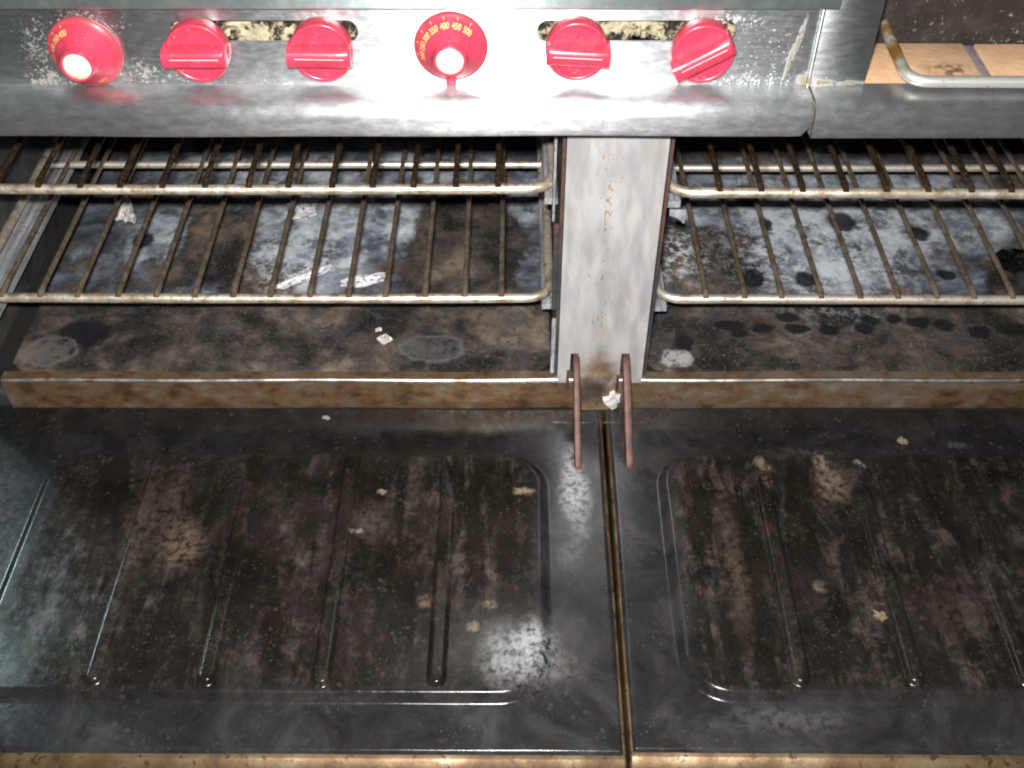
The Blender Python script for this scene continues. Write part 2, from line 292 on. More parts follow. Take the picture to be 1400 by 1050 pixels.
    col = t.mix(t.mr(n2, .60, .70), col, (.30, .25, .20)); M['crust'] = t.set(col=col, rough=.7, normal=t.bump(t.m('ADD', n, n2), .6, .003))
    t = T('oven_wall_enamel'); n = t.noise(22, 7, .65, None, .5); n2 = t.noise(120, 5, .65); col = t.ramp(n, [(.3, (.016, .018, .021)), (.5, (.045, .047, .052)), (.7, (.10, .085, .075))])
    X, Y, Z = t.xyz(); up = t.m('MULTIPLY', t.mr(Z, .17, .24), t.mr(n2, .3, .6)); col = t.mix(t.m('MULTIPLY', up, .8), col, (.13, .055, .035)); M['wall'] = t.set(col=col, rough=.45, normal=t.bump(n2, .3, .001))
    t = T('galvanised_ledge'); n = t.noise(1, 6, .65, t.map((160, 12, 60))); n2 = t.noise(90, 5, .6); col = t.mix(t.mr(n, .35, .65), (.32, .33, .36), (.66, .67, .70)); col = t.mix(t.mr(n2, .56, .68, 0, .8), col, (.27, .18, .12)); M['ledge'] = t.set(col=col, metal=.5, rough=.45, normal=t.bump(n, .3, .001))
    t = T('handle_steel'); X, Y, Z = t.xyz(); n = t.noise(60, 4); heat = t.m('MULTIPLY', t.mr(Y, -.030, -.005), t.mr(n, .3, .55)); col = t.mix(heat, (.72, .72, .66), (.42, .22, .05)); col = t.mix(t.mr(t.noise(200, 4), .6, .7, 0, .5), col, (.3, .2, .1)); M['handle'] = t.set(col=col, metal=.7, rough=.42)
    t = T('joint_grey'); n = t.noise(120, 5); col = t.mix(n, (.16, .13, .14), (.32, .27, .29)); M['joint'] = t.set(col=col, rough=.7)
    t = T('white_flake'); n = t.noise(140, 5, .7); col = t.mix(t.mr(n, .4, .62), (.82, .80, .79), (.42, .36, .30)); M['flake'] = t.set(col=col, rough=.6, normal=t.bump(n, .5, .002))
    t = T('crumpled_foil'); n = t.noise(170, 4, .6); col = t.mix(t.mr(n, .5, .7), (.88, .86, .88), (.16, .13, .12)); M['foil'] = t.set(col=col, metal=.2, rough=.40, normal=t.bump(n, .9, .004))
    t = T('burnt_tar'); n = t.noise(90, 5); M['tar'] = t.set(col=(.006, .006, .006), rough=.16, normal=t.bump(n, .4, .003))
    t = T('toasted_crumb'); n = t.noise(300, 5, .7); M['crumb'] = t.set(col=t.mix(n, (.10, .07, .04), (.30, .22, .14)), rough=.8, normal=t.bump(n, .8, .002))
    t = T('gap_black'); M['gap_dark'] = t.set(col=t.mix(t.noise(40), (.006, .006, .006), (.02, .018, .016)), rough=.8)  # near-black colour standing in for the darkness inside gaps and slots
    t = T('dull_body_steel'); n = t.noise(30, 5); M['body'] = t.set(col=t.mix(n, (.22, .22, .22), (.34, .34, .34)), metal=.7, rough=.5)
mats()

# ------------------------------------------------------------------ mesh helpers
WL = {}
def empty(name, loc, label=None, cat=None, group=None):
    o = bpy.data.objects.new(name, None); o.empty_display_size = .05; COL.objects.link(o); o.location = loc
    WL[o] = Vector(loc); tag(o, label, cat, group); return o
def tag(o, label=None, cat=None, group=None, kind=None):
    for k, v in (('label', label), ('category', cat), ('group', group), ('kind', kind)):
        if v: o[k] = v
    return o
def link(o, parent, wloc):
    COL.objects.link(o); WL[o] = Vector(wloc)
    if parent is not None:
        o.parent = parent; o.location = Vector(wloc) - WL[parent]
    else: o.location = wloc
    return o
def build(name, vf, mat, parent=None, sharp=35, bevel=0.0, seg=2, xf=None):
    V, Fc = vf
    V = [Vector(v) for v in V]
    if xf is not None: V = [xf @ v for v in V]
    lo = Vector([min(v[i] for v in V) for i in range(3)]); hi = Vector([max(v[i] for v in V) for i in range(3)])
    c = (lo + hi) / 2
    if parent is None: c.z = lo.z
    me = bpy.data.meshes.new(name); me.from_pydata([v - c for v in V], [], Fc); me.validate()
    bm = bmesh.new(); bm.from_mesh(me); bmesh.ops.recalc_face_normals(bm, faces=bm.faces)
    if bevel > 0:
        ed = [e for e in bm.edges if len(e.link_faces) == 2 and e.calc_face_angle(0) > R(30)]
        bmesh.ops.bevel(bm, geom=ed, offset=bevel, segments=seg, affect='EDGES', profile=.5, clamp_overlap=True)
    bm.to_mesh(me); bm.free()
    me.polygons.foreach_set('use_smooth', [True] * len(me.polygons))
    if sharp: me.set_sharp_from_angle(angle=R(sharp))
    me.materials.append(M[mat])
    return link(bpy.data.objects.new(name, me), parent, c)
def copy_at(o, wloc, parent):
    return link(o.copy(), parent, wloc)
def join(*parts):
    V, Fc = [], []
    for v, f in parts:
        k = len(V); V += list(v); Fc += [tuple(i + k for i in q) for q in f]
    return V, Fc
def box(x0, x1, y0, y1, z0, z1):
    V = [(x, y, z) for x in (x0, x1) for y in (y0, y1) for z in (z0, z1)]
    return V, [(0, 1, 3, 2), (4, 6, 7, 5), (0, 4, 5, 1), (2, 3, 7, 6), (0, 2, 6, 4), (1, 5, 7, 3)]
def extrude(poly, a, b, axis='x', n=1):
    """closed 2D outline swept along an axis: x -> (y,z) outline, y -> (x,z), z -> (x,y)"""
    def p(q, t): return (t, q[0], q[1]) if axis == 'x' else (q[0], t, q[1]) if axis == 'y' else (q[0], q[1], t)
    k = len(poly); V = []; Fc = []
    for i in range(n + 1): V += [p(q, a + (b - a) * i / n) for q in poly]
    for i in range(n):
        for j in range(k): Fc.append((i * k + j, i * k + (j + 1) % k, (i + 1) * k + (j + 1) % k, (i + 1) * k + j))
    Fc += [tuple(range(k)), tuple(n * k + j for j in range(k))]
    return V, Fc
def tube(pts, r, seg=12, closed=False, wob=0.0, first=None):
    P = [Vector(p) for p in pts]; n = len(P); V = []; Fc = []; up = None
    for i, p in enumerate(P):
        a = P[(i - 1) % n] if (closed or i > 0) else p; b = P[(i + 1) % n] if (closed or i < n - 1) else p
        t = (b - a).normalized()
        if up is None: up = t.orthogonal().normalized()
        up = (up - t * up.dot(t)).normalized(); s = t.cross(up)
        rr = (first[i] if first and i < len(first) else r) * (1 + random.uniform(-wob, wob))
        V += [p + (up * math.cos(2 * math.pi * k / seg) + s * math.sin(2 * math.pi * k / seg)) * rr for k in range(seg)]
    for i in range(n if closed else n - 1):
        j = (i + 1) % n
        Fc += [(i * seg + k, i * seg + (k + 1) % seg, j * seg + (k + 1) % seg, j * seg + k) for k in range(seg)]
    if not closed: Fc += [tuple(range(seg)), tuple((n - 1) * seg + k for k in range(seg))]
    return V, Fc
def rounded(pts, rad, n=6, closed=False):
    P = [Vector(p) for p in pts]; out = []; m = len(P)
    for i, p in enumerate(P):
        if not closed and i in (0, m - 1): out.append(p); continue
        a = (P[(i - 1) % m] - p); b = (P[(i + 1) % m] - p); r = min(rad, a.length * .49, b.length * .49)
        s, e = p + a.normalized() * r, p + b.normalized() * r
        for k in range(n + 1):
            t = k / n; out.append((1 - t) ** 2 * s + 2 * t * (1 - t) * p + t * t * e)
    return out
def subdiv(pts, step):
    out = []
    for a, b in zip(pts[:-1], pts[1:]):
        a, b = Vector(a), Vector(b); k = max(1, int((b - a).length / step)); out += [a.lerp(b, i / k) for i in range(k)]
    return out + [Vector(pts[-1])]
def lathe(prof, seg=48):
    """profile (radius, protrusion) turned about an axis along -y, caps closed"""
    V = []; Fc = []
    for r, p in prof: V += [(r * math.cos(2 * math.pi * k / seg), -p, r * math.sin(2 * math.pi * k / seg)) for k in range(seg)]
    for i in range(len(prof) - 1):
        Fc += [(i * seg + k, i * seg + (k + 1) % seg, (i + 1) * seg + (k + 1) % seg, (i + 1) * seg + k) for k in range(seg)]
    Fc += [tuple(range(seg)), tuple((len(prof) - 1) * seg + k for k in range(seg))]
    return V, Fc
def plate_holes(xs, zs, holes, y0, y1):
    """vertical sheet y0..y1 on a grid of x and z lines; holes = set of (i, j) cells left open"""
    nx, nz = len(xs), len(zs); V = []; Fc = []
    for y in (y0, y1): V += [(x, y, z) for z in zs for x in xs]
    o = nx * nz; idx = lambda i, j, s: s * o + j * nx + i
    solid = lambda i, j: 0 <= i < nx - 1 and 0 <= j < nz - 1 and (i, j) not in holes
    for j in range(nz - 1):
        for i in range(nx - 1):
            if not solid(i, j): continue
            for s in (0, 1): Fc.append((idx(i, j, s), idx(i + 1, j, s), idx(i + 1, j + 1, s), idx(i, j + 1, s)))
            for di, dj, a, b in ((-1, 0, (i, j), (i, j + 1)), (1, 0, (i + 1, j), (i + 1, j + 1)), (0, -1, (i, j), (i + 1, j)), (0, 1, (i, j + 1), (i + 1, j + 1))):
                if not solid(i + di, j + dj): Fc.append((idx(*a, 0), idx(*b, 0), idx(*b, 1), idx(*a, 1)))
    return V, Fc
def sstep(a, b, x):
    t = min(1, max(0, (x - a) / (b - a))); return t * t * (3 - 2 * t)

# ------------------------------------------------------------------ the range
XL, XR = -.588, .765                       # ends of the body
rng = empty('cooking_range', (.09, .28, -.05), 'greasy stainless double-oven cooking range with red knobs and both doors down', 'range')

# --- control panel with two long slots
slots = [(-.268, -.121, .4355, .4535), (.0195, .176, .4355, .4535)]
def panel():
    # sheet outline with stadium-shaped slots, built as strips between slot outlines
    xs = [XL, -.268, -.121, .0195, .176, .2395]; zs = [.392, .4355, .4535, .53]
    return plate_holes(xs, zs, {(1, 1), (3, 1)}, -.020, -.0175)
build('control_panel', panel(), 'steel', rng, sharp=20)
for (a, b, c, d) in slots:                  # rounded slot ends: small corner fillets in the sheet
    for xe, sg in ((a, 1), (b, -1)):
        for ze, sz in ((c, 1), (d, -1)):
            r = .0085; arc = [(xe + sg * r - sg * r * math.cos(k * math.pi / 12), ze + sz * r - sz * r * math.sin(k * math.pi / 12)) for k in range(7)]
            build('slot_corner', extrude([(xe, ze)] + arc[::-1], -.0199, -.0176, 'y'), 'steel', rng)
    # crumbling insulation behind the slot
    nx, nz = 70, 12; V = []; Fc = []
    from mathutils import noise as mn
    for j in range(nz + 1):
        for i in range(nx + 1):
            x = a - .01 + (b - a + .02) * i / nx; z = c - .008 + (d - c + .016) * j / nz
            n = mn.fractal(Vector((x * 90, 0, z * 90)), 1, 2, 4)
            V.append((x, -.006 + n * .007 + (.014 if n < -.28 else 0), z))
    for j in range(nz):
        for i in range(nx): k = j * (nx + 1) + i; Fc.append((k, k + 1, k + nx + 2, k + nx + 1))
    build('insulation', (V, Fc), 'insul', rng, sharp=0)
# overhanging trim at the top and the panel's folded end, then the narrow end column
build('top_trim', extrude(rounded([(-.018, .4600), (-.034, .4605), (-.036, .500), (-.018, .500)], .003, 3, True) if False else [(-.018, .4690), (-.033, .4690), (-.035, .4705), (-.035, .52), (-.018, .52)], XL, .2490, 'x'), 'trim', rng, bevel=.0012)
build('panel_flange', box(.2398, .2422, -.0235, .02, .3965, .4685), 'steel', rng, bevel=.0006)
build('end_column', join(box(.2425, .2872, -.0205, -.018, .3965, .53), box(.2847, .2872, -.018, .06, .3965, .53)), 'steel', rng, bevel=.0008)

# --- rounded front rail, two lengths
prof = [(-.016, .3988), (-.0215, .3984), (-.0290, .3986), (-.0370, .3990)]
for k in range(1, 15):
    a_ = R(90 + 92 * k / 14); prof.append((-.0375 + .0150 * math.cos(a_), .3850 + .0140 * math.sin(a_)))
prof += [(-.0526, .3760), (-.0524, .3715), (-.0514, .3693), (-.0492, .3684), (-.016, .3684)]
V, Fc = extrude(prof, XL, .2405, 'x', 160)
def softend(V, x1, r):
    out = []
    for (x, y, z) in V:
        if x > x1 - r:
            t = (x - (x1 - r)) / r; z = max(z, .3684 + r * (1 - math.sqrt(max(0, 1 - t * t))))
        wv = .0007 * math.sin(x * 11 + 1) + .0005 * math.sin(x * 29)
        out.append((x, y + (wv * sstep(-.035, -.046, y)), z))
    return out
r1 = build('front_rail', (softend(V, .2405, .010), Fc), 'rail', rng, sharp=50)
V, Fc = extrude(prof, .2435, XR, 'x', 40)
build('front_rail', ([(x, y, z - .0018) for x, y, z in V], Fc), 'rail', rng, sharp=50)
build('rail_edge', box(.2412, .2428, -.0490, -.018, .3700, .3965), 'browned_lip', rng, bevel=.0005)

# --- broiler bay at the right end
build('firebrick', box(.2895, .3895, -.0195, .0530, .380, .3968), 'brick', rng, bevel=.002)
build('firebrick', box(.3990, .60, -.0195, .0530, .380, .3962), 'brick', rng, bevel=.002)
build('joint_strip', box(.3898, .3987, -.0190, .0525, .380, .3945), 'joint', rng, bevel=.0006)
V, Fc = extrude([(.0535, .3925), (.0535, .398), (.056, .44), (.058, .55), (.07, .55), (.07, .3925)], .2885, XR, 'x', 40)
build('back_plate', (V, Fc), 'crust', rng)
build('bay_base', box(.2885, XR, -.017, .08, .36, .3795), 'gap_dark', rng)

# --- body shell (behind and beside what the picture shows)
build('side_panel', box(XL, XL + .006, -.012, .62, -.10, .53), 'body', rng)
build('side_panel', box(XR - .006, XR, -.012, .62, -.10, .53), 'body', rng)
build('back_panel', box(XL + .006, XR - .006, .614, .62, -.10, .53), 'body', rng)
build('lower_front', box(XL + .006, XR - .006, .0006, .004, -.10, .0008), 'gap_dark', rng)

# --- oven cavities
ZF = .0405
def cavity(x0, x1, fmat, lipm, lx0, lx1, fx0, fx1):
    build('oven_wall', box(x0 - .003, x0, .002, .600, .02, .362), 'wall', rng)
    build('oven_wall', box(x1, x1 + .003, .002, .600, .02, .362), 'wall', rng)
    build('oven_back', box(x0, x1, .600, .604, .02, .362), 'wall', rng)
    build('oven_ceiling', box(x0 - .003, x1 + .003, .002, .604, .3625, .3665), 'wall', rng)
    # loose-fit floor pan with clipped front corners, slightly buckled
    nx, ny = 60, 50; V = []; Fc = []
    for s, dz in ((0, 0), (1, -.003)):
        for j in range(ny + 1):
            for i in range(nx + 1):
                u = i / nx; x = fx0 + (fx1 - fx0) * u; v = j / ny
                e = min(u, 1 - u) * (x1 - x0)
                yf = .0125 + max(0, .012 - e) * .9
                y = yf + (.597 - yf) * v
                z = ZF + dz + .0012 * math.sin(x * 13) * math.sin(y * 9)*sstep(0, .2, v)
                V.append((x, y, z))
    o = (nx + 1) * (ny + 1)
    for j in range(ny):
        for i in range(nx):
            k = j * (nx + 1) + i; Fc += [(k, k + 1, k + nx + 2, k + nx + 1), (o + k, o + k + nx + 1, o + k + nx + 2, o + k + 1)]
    for i in range(nx): Fc.append((i, o + i, o + i + 1, i + 1))
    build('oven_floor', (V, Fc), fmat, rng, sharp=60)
    build('floor_void', box(x0, x1, .0125, .598, .012, .020), 'gap_dark', rng)
    # lip: top flat, rolled edge, front face
    P = [(.0120, .0385), (.0025, .0385)] + [(.0025 - .0045 * math.sin(R(a)), .0340 + .0045 * math.cos(R(a))) for a in (15, 30, 45, 60, 75, 90)] + [(-.002, -.0035), (.0004, -.0035), (.0004, .030), (.012, .030)]
    V, Fc = extrude(P, lx0, lx1, 'x', 40)
    build('lip_edge', tube([(lx0 + .001 + (lx1 - lx0 - .002) * k / 40, .0008 + .0006 * math.sin((lx0 + (lx1 - lx0) * k / 40) * 23), .0363) for k in range(41)], .0032, 14), 'glint_edge', rng, sharp=60)  # tube added to draw the bright highlight line along the lip
    build('oven_lip', ([(x, y + .0006 * math.sin(x * 23), z + .0003 * math.sin(x * 31)) for x, y, z in V], Fc), lipm, rng, sharp=40)
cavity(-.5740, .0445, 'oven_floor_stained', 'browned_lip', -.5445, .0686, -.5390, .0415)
build('door_jamb', box(-.5815, -.5450, -.0015, .0015, .0015, .362), 'wall', rng)
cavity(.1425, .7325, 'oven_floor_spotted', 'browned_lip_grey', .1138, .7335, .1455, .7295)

# --- divider post, notched for the hinge arms
xs = [.0480, .0608, .0690, .1135, .1220, .1372]; zs = [-.004, .0375, .0805, .372]
post = build('divider_post', plate_holes(xs, zs, {(1, 1), (3, 1), (0, 0), (1, 0), (3, 0), (4, 0)}, -.0045, -.0022), 'post', rng, sharp=20)
for a, b in ((.0490, .0520), (.1335, .1362)): build('post_return', box(a, b, -.0021, .05, .0405, .372), 'post', rng)
build('post_core', box(.0525, .1330, .03, .20, -.004, .37), 'gap_dark', rng)
build('slot_edge', box(.0575, .0606, -.0056, -.0024, .028, .0570), 'arm', rng, bevel=.0008)
build('slot_edge', box(.1105, .1133, -.0056, -.0024, .024, .0500), 'arm', rng, bevel=.0008)

# --- rack guides on the oven walls
def ledge(x0, x1, z, y0=.035, y1=.58):
    """ribbed sheet-metal runner"""
    n = 14; P = []
    for k in range(n + 1):
        P.append((x0 + (x1 - x0) * k / n, z + (.0016 if k % 4 in (1, 2) else 0)))
    P += [(x1, z - .006), (x0, z - .006)]
    return extrude(P, y0, y1, 'y', 1)
for z in (.100, .236): build('rack_runner', ledge(-.5735, -.5390, z), 'ledge', rng, sharp=25)
for z in (.113, .246): build('rack_runner', ledge(.0310, .0435, z), 'ledge', rng, sharp=25)
for z in (.110, .242): build('rack_runner', ledge(.1430, .1610, z), 'ledge', rng, sharp=25)
for z in (.110, .242): build('rack_runner', ledge(.7000, .7320, z), 'ledge', rng, sharp=25)
build('guide_bracket', extrude([(.012, .236), (.030, .236), (.036, .242), (.036, .350), (.012, .350)], .0378, .0402, 'x'), 'ledge', rng, bevel=.0006)
build('guide_bracket', extrude([(.150, .2330), (.158, .2300), (.164, .2240), (.166, .2240), (.166, .2390), (.150, .2390)], .026, .029, 'y'), 'ledge', rng, bevel=.0005)
build('wall_flange', box(.0405, .0470, .0030, .0055, .045, .121), 'ledge', rng, bevel=.0006)
build('wall_flange', box(.0400, .0470, .0130, .0155, .125, .232), 'wall', rng, bevel=.0006)

# --- doors, lying open
def door(x0, x1, px0, px1, ribs, lmat, rot, pivot):
    XF = Matrix.Translation(Vector(pivot)) @ Matrix.Rotation(R(rot), 4, 'Z') @ Matrix.Translation(-Vector(pivot))
    yb, yf = -.0045, -.400; py0, py1 = -.352, -.076; rad = .042
    # body with rolled brown edge
    P = [(yb, -.0030), (yf - .0022, -.0030), (yf - .0050, -.0042), (yf - .0130, -.0100), (yf - .0200, -.0190), (yf - .0230, -.0300), (yf - .0230, -.046), (yb, -.046)]
    body = build('oven_door', extrude(P, x0, x1, 'x', 1), 'edge', rng, sharp=50, bevel=.0022, seg=3, xf=XF)
    # pressed liner: raised field with S-shaped shoulders
    lx0, lx1 = x0 + .0024, x1 - .0024; st = .0032
    def axis(a, b, marks):
        q = []; x = a
        while x < b - 1e-6:
            q.append(x); x += .0012 if any(abs(x - m) < .010 for m in marks) else .006
        return q + [b]
    xs = axis(lx0, lx1, (lx0, lx1, px0, px1)); 
    for m in (px0, px1): xs += [m + (1 if m == px0 else -1) * d * .0022 for d in range(5, 20)]
    xs = sorted(set(round(x, 5) for x in xs)); ys = axis(yf, yb, (yf, yb, py0, py1))
    for m in (py0, py1): ys += [m + (1 if m == py0 else -1) * d * .0022 for d in range(5, 20)]
    ys = sorted(set(round(y, 5) for y in ys))
    cx, cy, hx, hy = (px0 + px1) / 2, (py0 + py1) / 2, (px1 - px0) / 2, (py1 - py0) / 2
    def hgt(x, y):
        qx, qy = abs(x - cx) - hx + rad, abs(y - cy) - hy + rad
        d = math.hypot(max(qx, 0), max(qy, 0)) + min(max(qx, qy), 0) - rad
        z = .0085 * sstep(.0048, -.0048, d)
        e = min(x - lx0, lx1 - x, y - yf, yb - y)
        z -= .0030 * (1 - sstep(0, .0030, e))
        # gentle buckling of thin sheet
        z += .0007 * math.sin(x * 17 + 1.3) * math.sin(y * 15) + .0004 * math.sin(x * 41) * math.sin(y * 33 + 1)
        return z
    V = [(x, y, hgt(x, y)) for y in ys for x in xs]; n = len(xs); Fc = []
    for j in range(len(ys) - 1):
        for i in range(n - 1): k = j * n + i; Fc.append((k, k + 1, k + n + 1, k + n))
    build('door_liner', (V, Fc), lmat, body, sharp=0, xf=XF)
    for rx in ribs:
        ra, rb, hw = -.336, -.088, .0092; V = []; Fc = []; nx = 18
        yy = [ra - hw + .0012 * k for k in range(18)] + [ra + .013 + (rb - ra - .026) * k / 20 for k in range(21)] + [rb - .0105 + .0012 * k for k in range(17)]
        yy = sorted(set(round(v, 5) for v in yy))
        for y in yy:
            for i in range(nx + 1):
                x = rx - hw - .001 + (2 * hw + .002) * i / nx
                dy = max(ra + hw*0 - y, y - rb, 0); d = math.hypot(x - rx, dy)
                V.append((x, y, hgt(x, y) - .00015 + .0050 * (1 - sstep(.0048, hw, d))))
        for j in range(len(yy) - 1):
            for i in range(nx): k = j * (nx + 1) + i; Fc.append((k, k + 1, k + nx + 2, k + nx + 1))
        build('pressed_rib', (V, Fc), lmat, body, sharp=0, xf=XF)
    return body, XF
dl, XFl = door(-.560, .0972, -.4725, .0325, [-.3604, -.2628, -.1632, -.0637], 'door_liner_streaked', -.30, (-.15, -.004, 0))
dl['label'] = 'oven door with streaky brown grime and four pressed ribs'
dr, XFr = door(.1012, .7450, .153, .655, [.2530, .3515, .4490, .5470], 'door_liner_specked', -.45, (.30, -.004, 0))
dr['label'] = 'oven door dotted with crumbs and buff specks on black'
# hinge arms: flat curved bars from the post slots down into the doors
def arm(x, w_, lean):
    outer = [(.012, .082), (-.003, .0775), (-.014, .0700), (-.034, .0520), (-.054, .0325), (-.074, .0150), (-.088, .0040), (-.093, -.001)]
    inner = [(-.079, -.001), (-.068, .0080), (-.050, .0235), (-.030, .0410), (-.012, .0560), (.012, .066)]
    V, Fc = extrude(outer + inner, x - w_ / 2, x + w_ / 2, 'x', 1)
    return [(a + lean * -b, b, c) for a, b, c in V], Fc
build('hinge_arm', arm(.0668, .0074, .015), 'arm', rng, bevel=.0016, seg=3, sharp=50)
build('hinge_arm', arm(.1185, .0084, .035), 'arm', rng, bevel=.0016, seg=3, sharp=50)
for x, b, lm in ((.066, dl, 'door_liner_streaked'), (.121, dr, 'door_liner_specked')):
    for a0, a1 in ((x - .023, x - .006), (x + .004, x + .021)):
        build('hinge_crease', extrude([(-.0285, .0002), (-.0270, .0013), (-.0255, .0002)], a0, a1, 'x'), lm, b, sharp=30)

# --- knobs
KY = -.0205
def text_mesh(txt, size):
    cu = bpy.data.curves.new('numerals', 'FONT'); cu.body = txt; cu.size = size; cu.align_x = 'CENTER'; cu.align_y = 'CENTER'; cu.offset = .00012
    o = bpy.data.objects.new('numerals', cu); COL.objects.link(o)
    dg = bpy.context.evaluated_depsgraph_get(); me = bpy.data.meshes.new_from_object(o.evaluated_get(dg))
    V = [tuple(v.co) for v in me.vertices]; Fc = [tuple(p.vertices) for p in me.polygons]
    bpy.data.objects.remove(o); bpy.data.curves.remove(cu); bpy.data.meshes.remove(me)
    return V, Fc
r0, p0, r1_, p1 = .0275, .0050, .0145, .0205           # cone of the dial
def on_cone(ang, u, v, lift=.0003):
    """u along the rim, v outwards, at mid cone"""
    r = .0222 + v; a = ang - u / .0222; p = p0 + (r0 - r) / (r0 - r1_) * (p1 - p0) + lift
    return (r * math.cos(a), -p, r * math.sin(a))
def dial(x, z, nums, tab, label):
    L = Matrix.Translation((x, KY, z))
    pr = [(.0270, .000), (.0288, .0006), (.0292, .0020), (.0290, .0036), (.0283, .0046), (r0, p0), (.0250, .0080), (.0210, .0127), (.0170, .0175), (r1_, p1), (.0137, .0225), (.0133, .0255), (.0126, .0272), (.0116, .0276), (.0110, .0270), (.0108, .0255)]
    d = build('thermostat_dial', lathe(pr, 56), 'red', rng, sharp=40, xf=L); d['label'] = label
    build('dial_cap', lathe([(.0107, .0245), (.0107, .0262), (.0100, .0268), (.0040, .0272), (.0036, .0266), (.0006, .0264)], 36), 'ivory', d, sharp=40, xf=L)
    for ang, s in nums:
        V, Fc = text_mesh(s, .0048)
        q = [(-.0003, .0034), (.0003, .0034), (.0003, .0050), (-.0003, .0050)]
        build('dial_numeral', join(([on_cone(R(ang), vx, vy) for vx, vy, _ in V], Fc), ([on_cone(R(ang), a, b) for a, b in q], [(0, 1, 2, 3)])), 'print', d, sharp=0, xf=L)
    if tab is not None:
        c, s = math.cos(R(tab)), math.sin(R(tab))
        V, Fc = box(.026, .0325, -.0062, -.0015, -.0042, .0042)
        V = [(a * c - b2 * s, y, a * s + b2 * c) for a, y, b2 in V]
        build('pointer_tab', (V, Fc), 'red', d, bevel=.0014, xf=L)
dial(-.3385, .4285, [(184, '250'), (160, '300'), (138, '350'), (117, '400'), (-62, 'OFF')], None, 'thermostat dial at far left, grease crust above it')
dial(-.0482, .4330, [(188, '200'), (167, '250'), (146, '300'), (124, '350'), (100, '400'), (76, '450'), (52, '500')], -92, 'thermostat dial in the middle with a full arc of numerals')
def knob(x, z, rot, flip, label):
    L = Matrix.Translation((x, KY, z)) @ Matrix.Rotation(R(-rot), 4, 'Y')
    pr = [(.0220, .000), (.0240, .0010), (.0246, .0040), (.0246, .0130), (.0241, .0148), (.0230, .0154), (.0219, .0152), (.0212, .0144), (.0100, .0140), (.0010, .0140)]
    k = build('burner_knob', lathe(pr, 48), 'red', rng, sharp=40, xf=L); k['label'] = label
    # wedge grip across the disc: longer pointer end at one side
    s = -1 if flip else 1; a, b = -.0254 * s, .0238 * s
    prof_ = [(.0085, .0088), (.0074, .0225), (.0062, .0258), (.0036, .0272), (-.0036, .0272), (-.0062, .0258), (-.0074, .0225), (-.0085, .0088)]   # (z, protrusion)
    V = []; Fc = []; n = len(prof_); xsn = [a, a * .985, a * .5, 0, b * .5, b * .93, b]
    for i, xx in enumerate(xsn):
        f_ = (1.0, 1.0, 1.0, 1.0, 1.0, .97, .90)[i]
        V += [(xx, -(.0088 + (p - .0088) * f_), zz) for zz, p in prof_]
    for i in range(len(xsn) - 1):
        for j in range(n): Fc.append((i * n + j, i * n + (j + 1) % n, (i + 1) * n + (j + 1) % n, (i + 1) * n + j))
    Fc += [tuple(range(n)), tuple((len(xsn) - 1) * n + j for j in range(n))]
    build('grip', (V, Fc), 'red', k, bevel=.0007, sharp=38, xf=L)
    build('grip_line', box(-.019, .019, -.0275, -.0271, .0014, .0019), 'ivory', k, bevel=.0001, xf=L)
knob(-.2465, .4330, 0, False, 'second knob from the left, grip level')
knob(-.1495, .4335, -1, False, 'third knob from the left, grip level')
knob(.0507, .4345, -3, True, 'fifth knob from the left, grip nearly level')
knob(.1500, .4325, 30, False, 'rightmost knob, grip turned up to the right')

# ------------------------------------------------------------------ oven racks
def rack(label, x0, x1, zc, first, pitch, count, bar_m, wire_m, cross_y, y0=.030, y1=.555):
    root = empty('oven_rack', ((x0 + x1) / 2, (y0 + y1) / 2, zc - .005), label, 'oven rack', 'racks in the two ovens')
    loop = rounded([(x0, y0, zc), (x1, y0, zc), (x1, y1, zc), (x0, y1, zc)], .026, 7, True)
    lp = []
    for i, p in enumerate(loop):
        q = loop[(i + 1) % len(loop)]; k = max(1, int((q - p).length / .05))
        lp += [p.lerp(q, t / k) for t in range(k)]
    lp = [Vector((p.x, p.y, p.z + .0008 * math.sin(p.x * 8 + zc * 50))) for p in lp]
    build('frame', tube(lp, .0050, 14, True, .05), bar_m, root, sharp=0)
    for cy in cross_y: build('cross_bar', tube(subdiv([(x0 + .002, cy, zc), (x1 - .002, cy, zc)], .05), .0044, 12), 'rack_bar_pale', root, sharp=60)
    pts = [Vector((0, y0 - .0035, zc + .0040)), Vector((0, y0 + .004, zc + .0062)), Vector((0, y0 + .016, zc + .0068))] + [Vector((0, y0 + .03 + (y1 - y0 - .03) * k / 12, zc + .0068 - .0006 * math.sin(k / 12 * math.pi))) for k in range(13)]
    w0 = None
    for i in range(count):
        x = first + pitch * i
        if w0 is None:
            w0 = build('wire', tube([p + Vector((x, 0, 0)) for p in pts], .0028, 10, False, .06, (.0030, .0034, .0029)), wire_m, root, sharp=60); base = WL[w0].copy()
        else:
            c = copy_at(w0, base + Vector((pitch * i + random.uniform(-.0007, .0007), 0, random.uniform(-.0003, .0003))), root)
            c.rotation_euler.z = R(random.uniform(-.3, .3))
rack('lower rack in the oven with foil scraps, tan front bar', -.5560, .0385, .1265, -.5219, .0394, 14, 'rack_bar', 'rack_wire', (.272, .45))
rack('upper rack in the oven with foil scraps, dark wires under the knobs', -.5560, .0385, .2610, -.5218, .0392, 14, 'rack_bar', 'rack_wire_dark', (.272, .45))
rack('lower rack in the oven with black drips on its floor', .1500, .7150, .1245, .1985, .0394, 13, 'rack_bar_pale', 'rack_wire', (.268, .45))
rack('upper rack in the oven with black drips on its floor', .1480, .7150, .2560, .1950, .0392, 13, 'rack_bar', 'rack_wire_dark', (.268, .45))

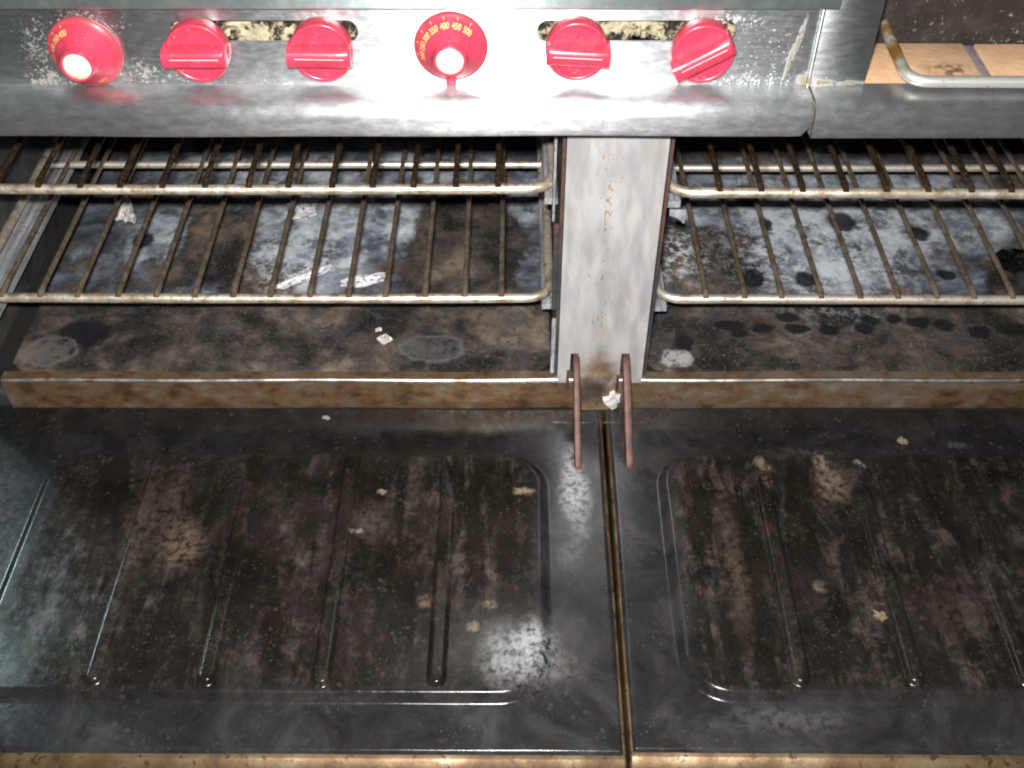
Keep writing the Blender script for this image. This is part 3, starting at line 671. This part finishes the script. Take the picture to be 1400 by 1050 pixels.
# ------------------------------------------------------------------ broiler rack handle
hp = rounded([(.3160, .050, .4150), (.3190, -.0290, .4060), (.58, -.0300, .4050)], .018, 8)
tag(build('broiler_handle', tube(subdiv(hp, .01), .0048, 14), 'handle', None, sharp=60), 'bent steel tube handle over the tan firebrick floor', 'handle')

# ------------------------------------------------------------------ scraps and crumbs
def scrap(name, label, cat, c, rx, ry, rot, mat, h=.003, seed=0, lift=.0, square=False):
    random.seed(seed); n = 16; V = []; Fc = []
    out = [(1 + random.uniform(-.35, .3)) for _ in range(n)]
    if square: out = [.8 / max(abs(math.cos(2 * math.pi * k / n)), abs(math.sin(2 * math.pi * k / n))) * random.uniform(.92, 1.1) for k in range(n)]
    rings = [1.0, .7, .4]
    for s, dz in ((0, 0.0), (1, -.0006)):
        for q in rings:
            for k in range(n):
                a = 2 * math.pi * k / n; x, y = rx * q * out[k] * math.cos(a), ry * q * out[k] * math.sin(a)
                zz = h * (.25 + random.random()) * (1.1 - .4 * q) if s == 0 else 0
                xx = x * math.cos(rot) - y * math.sin(rot); yy = x * math.sin(rot) + y * math.cos(rot)
                V.append((c[0] + xx, c[1] + yy, c[2] + lift + (max(zz, .0004) if s == 0 else 0)))
        V.append((c[0], c[1], c[2] + lift + (h if s == 0 else 0)))
    st = len(rings) * n + 1
    for s in (0, 1):
        b = s * st
        for r_ in range(len(rings) - 1):
            for k in range(n): Fc.append((b + r_ * n + k, b + r_ * n + (k + 1) % n, b + (r_ + 1) * n + (k + 1) % n, b + (r_ + 1) * n + k))
        for k in range(n): Fc.append((b + 2 * n + k, b + 2 * n + (k + 1) % n, b + 3 * n))
    for k in range(n): Fc.append((k, st + k, st + (k + 1) % n, (k + 1) % n))
    o = build(name, (V, Fc), mat, None, sharp=20); tag(o, label, cat); return o
z = ZF + .0014
scrap('foil_scrap', 'mottled silver foil scrap highest up on the oven floor', 'foil', (-.262, .303, z), .019, .024, .2, 'foil', .004, 3)
scrap('foil_scrap', 'long foil strip slanting behind the lower rack bar', 'foil', (-.243, .166, z), .034, .009, .55, 'foil', .004, 5)
scrap('foil_scrap', 'pinkish foil strip behind the lower rack bar', 'foil', (-.172, .160, z), .027, .010, .25, 'foil', .004, 6)
scrap('paper_scrap', 'small bright white scrap alone on the dark oven floor', 'paper scrap', (-.1405, .0595, z - .0006), .008, .0085, .7, 'flake', .002, 8, square=True)
scrap('paper_scrap', 'tiny white fleck just behind the bright white scrap', 'paper scrap', (-.1485, .075, z - .0006), .0045, .003, .2, 'flake', .0015, 9, square=True)
scrap('foil_scrap', 'white foil shred hanging by the ribbed rack runner', 'foil', (-.487, .293, z), .013, .028, .5, 'flake', .012, 11)
scrap('burnt_crust', 'glossy black burnt lump on the oven floor at right', 'burnt crust', (.597, .1950, z - .001), .021, .024, .1, 'tar', .012, 12)
scrap('food_crumb', 'golden crumb on the specked door below the lip', 'crumb', (.4115, -.056, .0012), .0042, .0055, .9, 'crumb', .004, 21)
scrap('food_crumb', 'buff teardrop crumb lying between two door ribs', 'crumb', (.3325, -.274, .0086), .0044, .0060, .9, 'crumb', .0032, 22)
# white flake stuck to the post between the hinge arms
def flake():
    random.seed(4); out = [(-.009, -.002), (-.010, .004), (-.004, .006), (-.003, .012), (.002, .015), (.004, .010), (.009, .009), (.008, .004), (.009, -.001), (.006, -.003), (.006, -.010), (.001, -.013), (-.005, -.006)]
    V, Fc = extrude([(.1075 + a, .0125 + b) for a, b in out], -.0075, -.0046, 'y'); return [(x, y + (random.uniform(-.0015, 0) if y < -.006 else 0), z) for x, y, z in V], Fc
tag(build('paper_scrap', flake(), 'flake', None, bevel=.0005), 'ragged white flake stuck to the post beside the hinge arm', 'paper scrap')
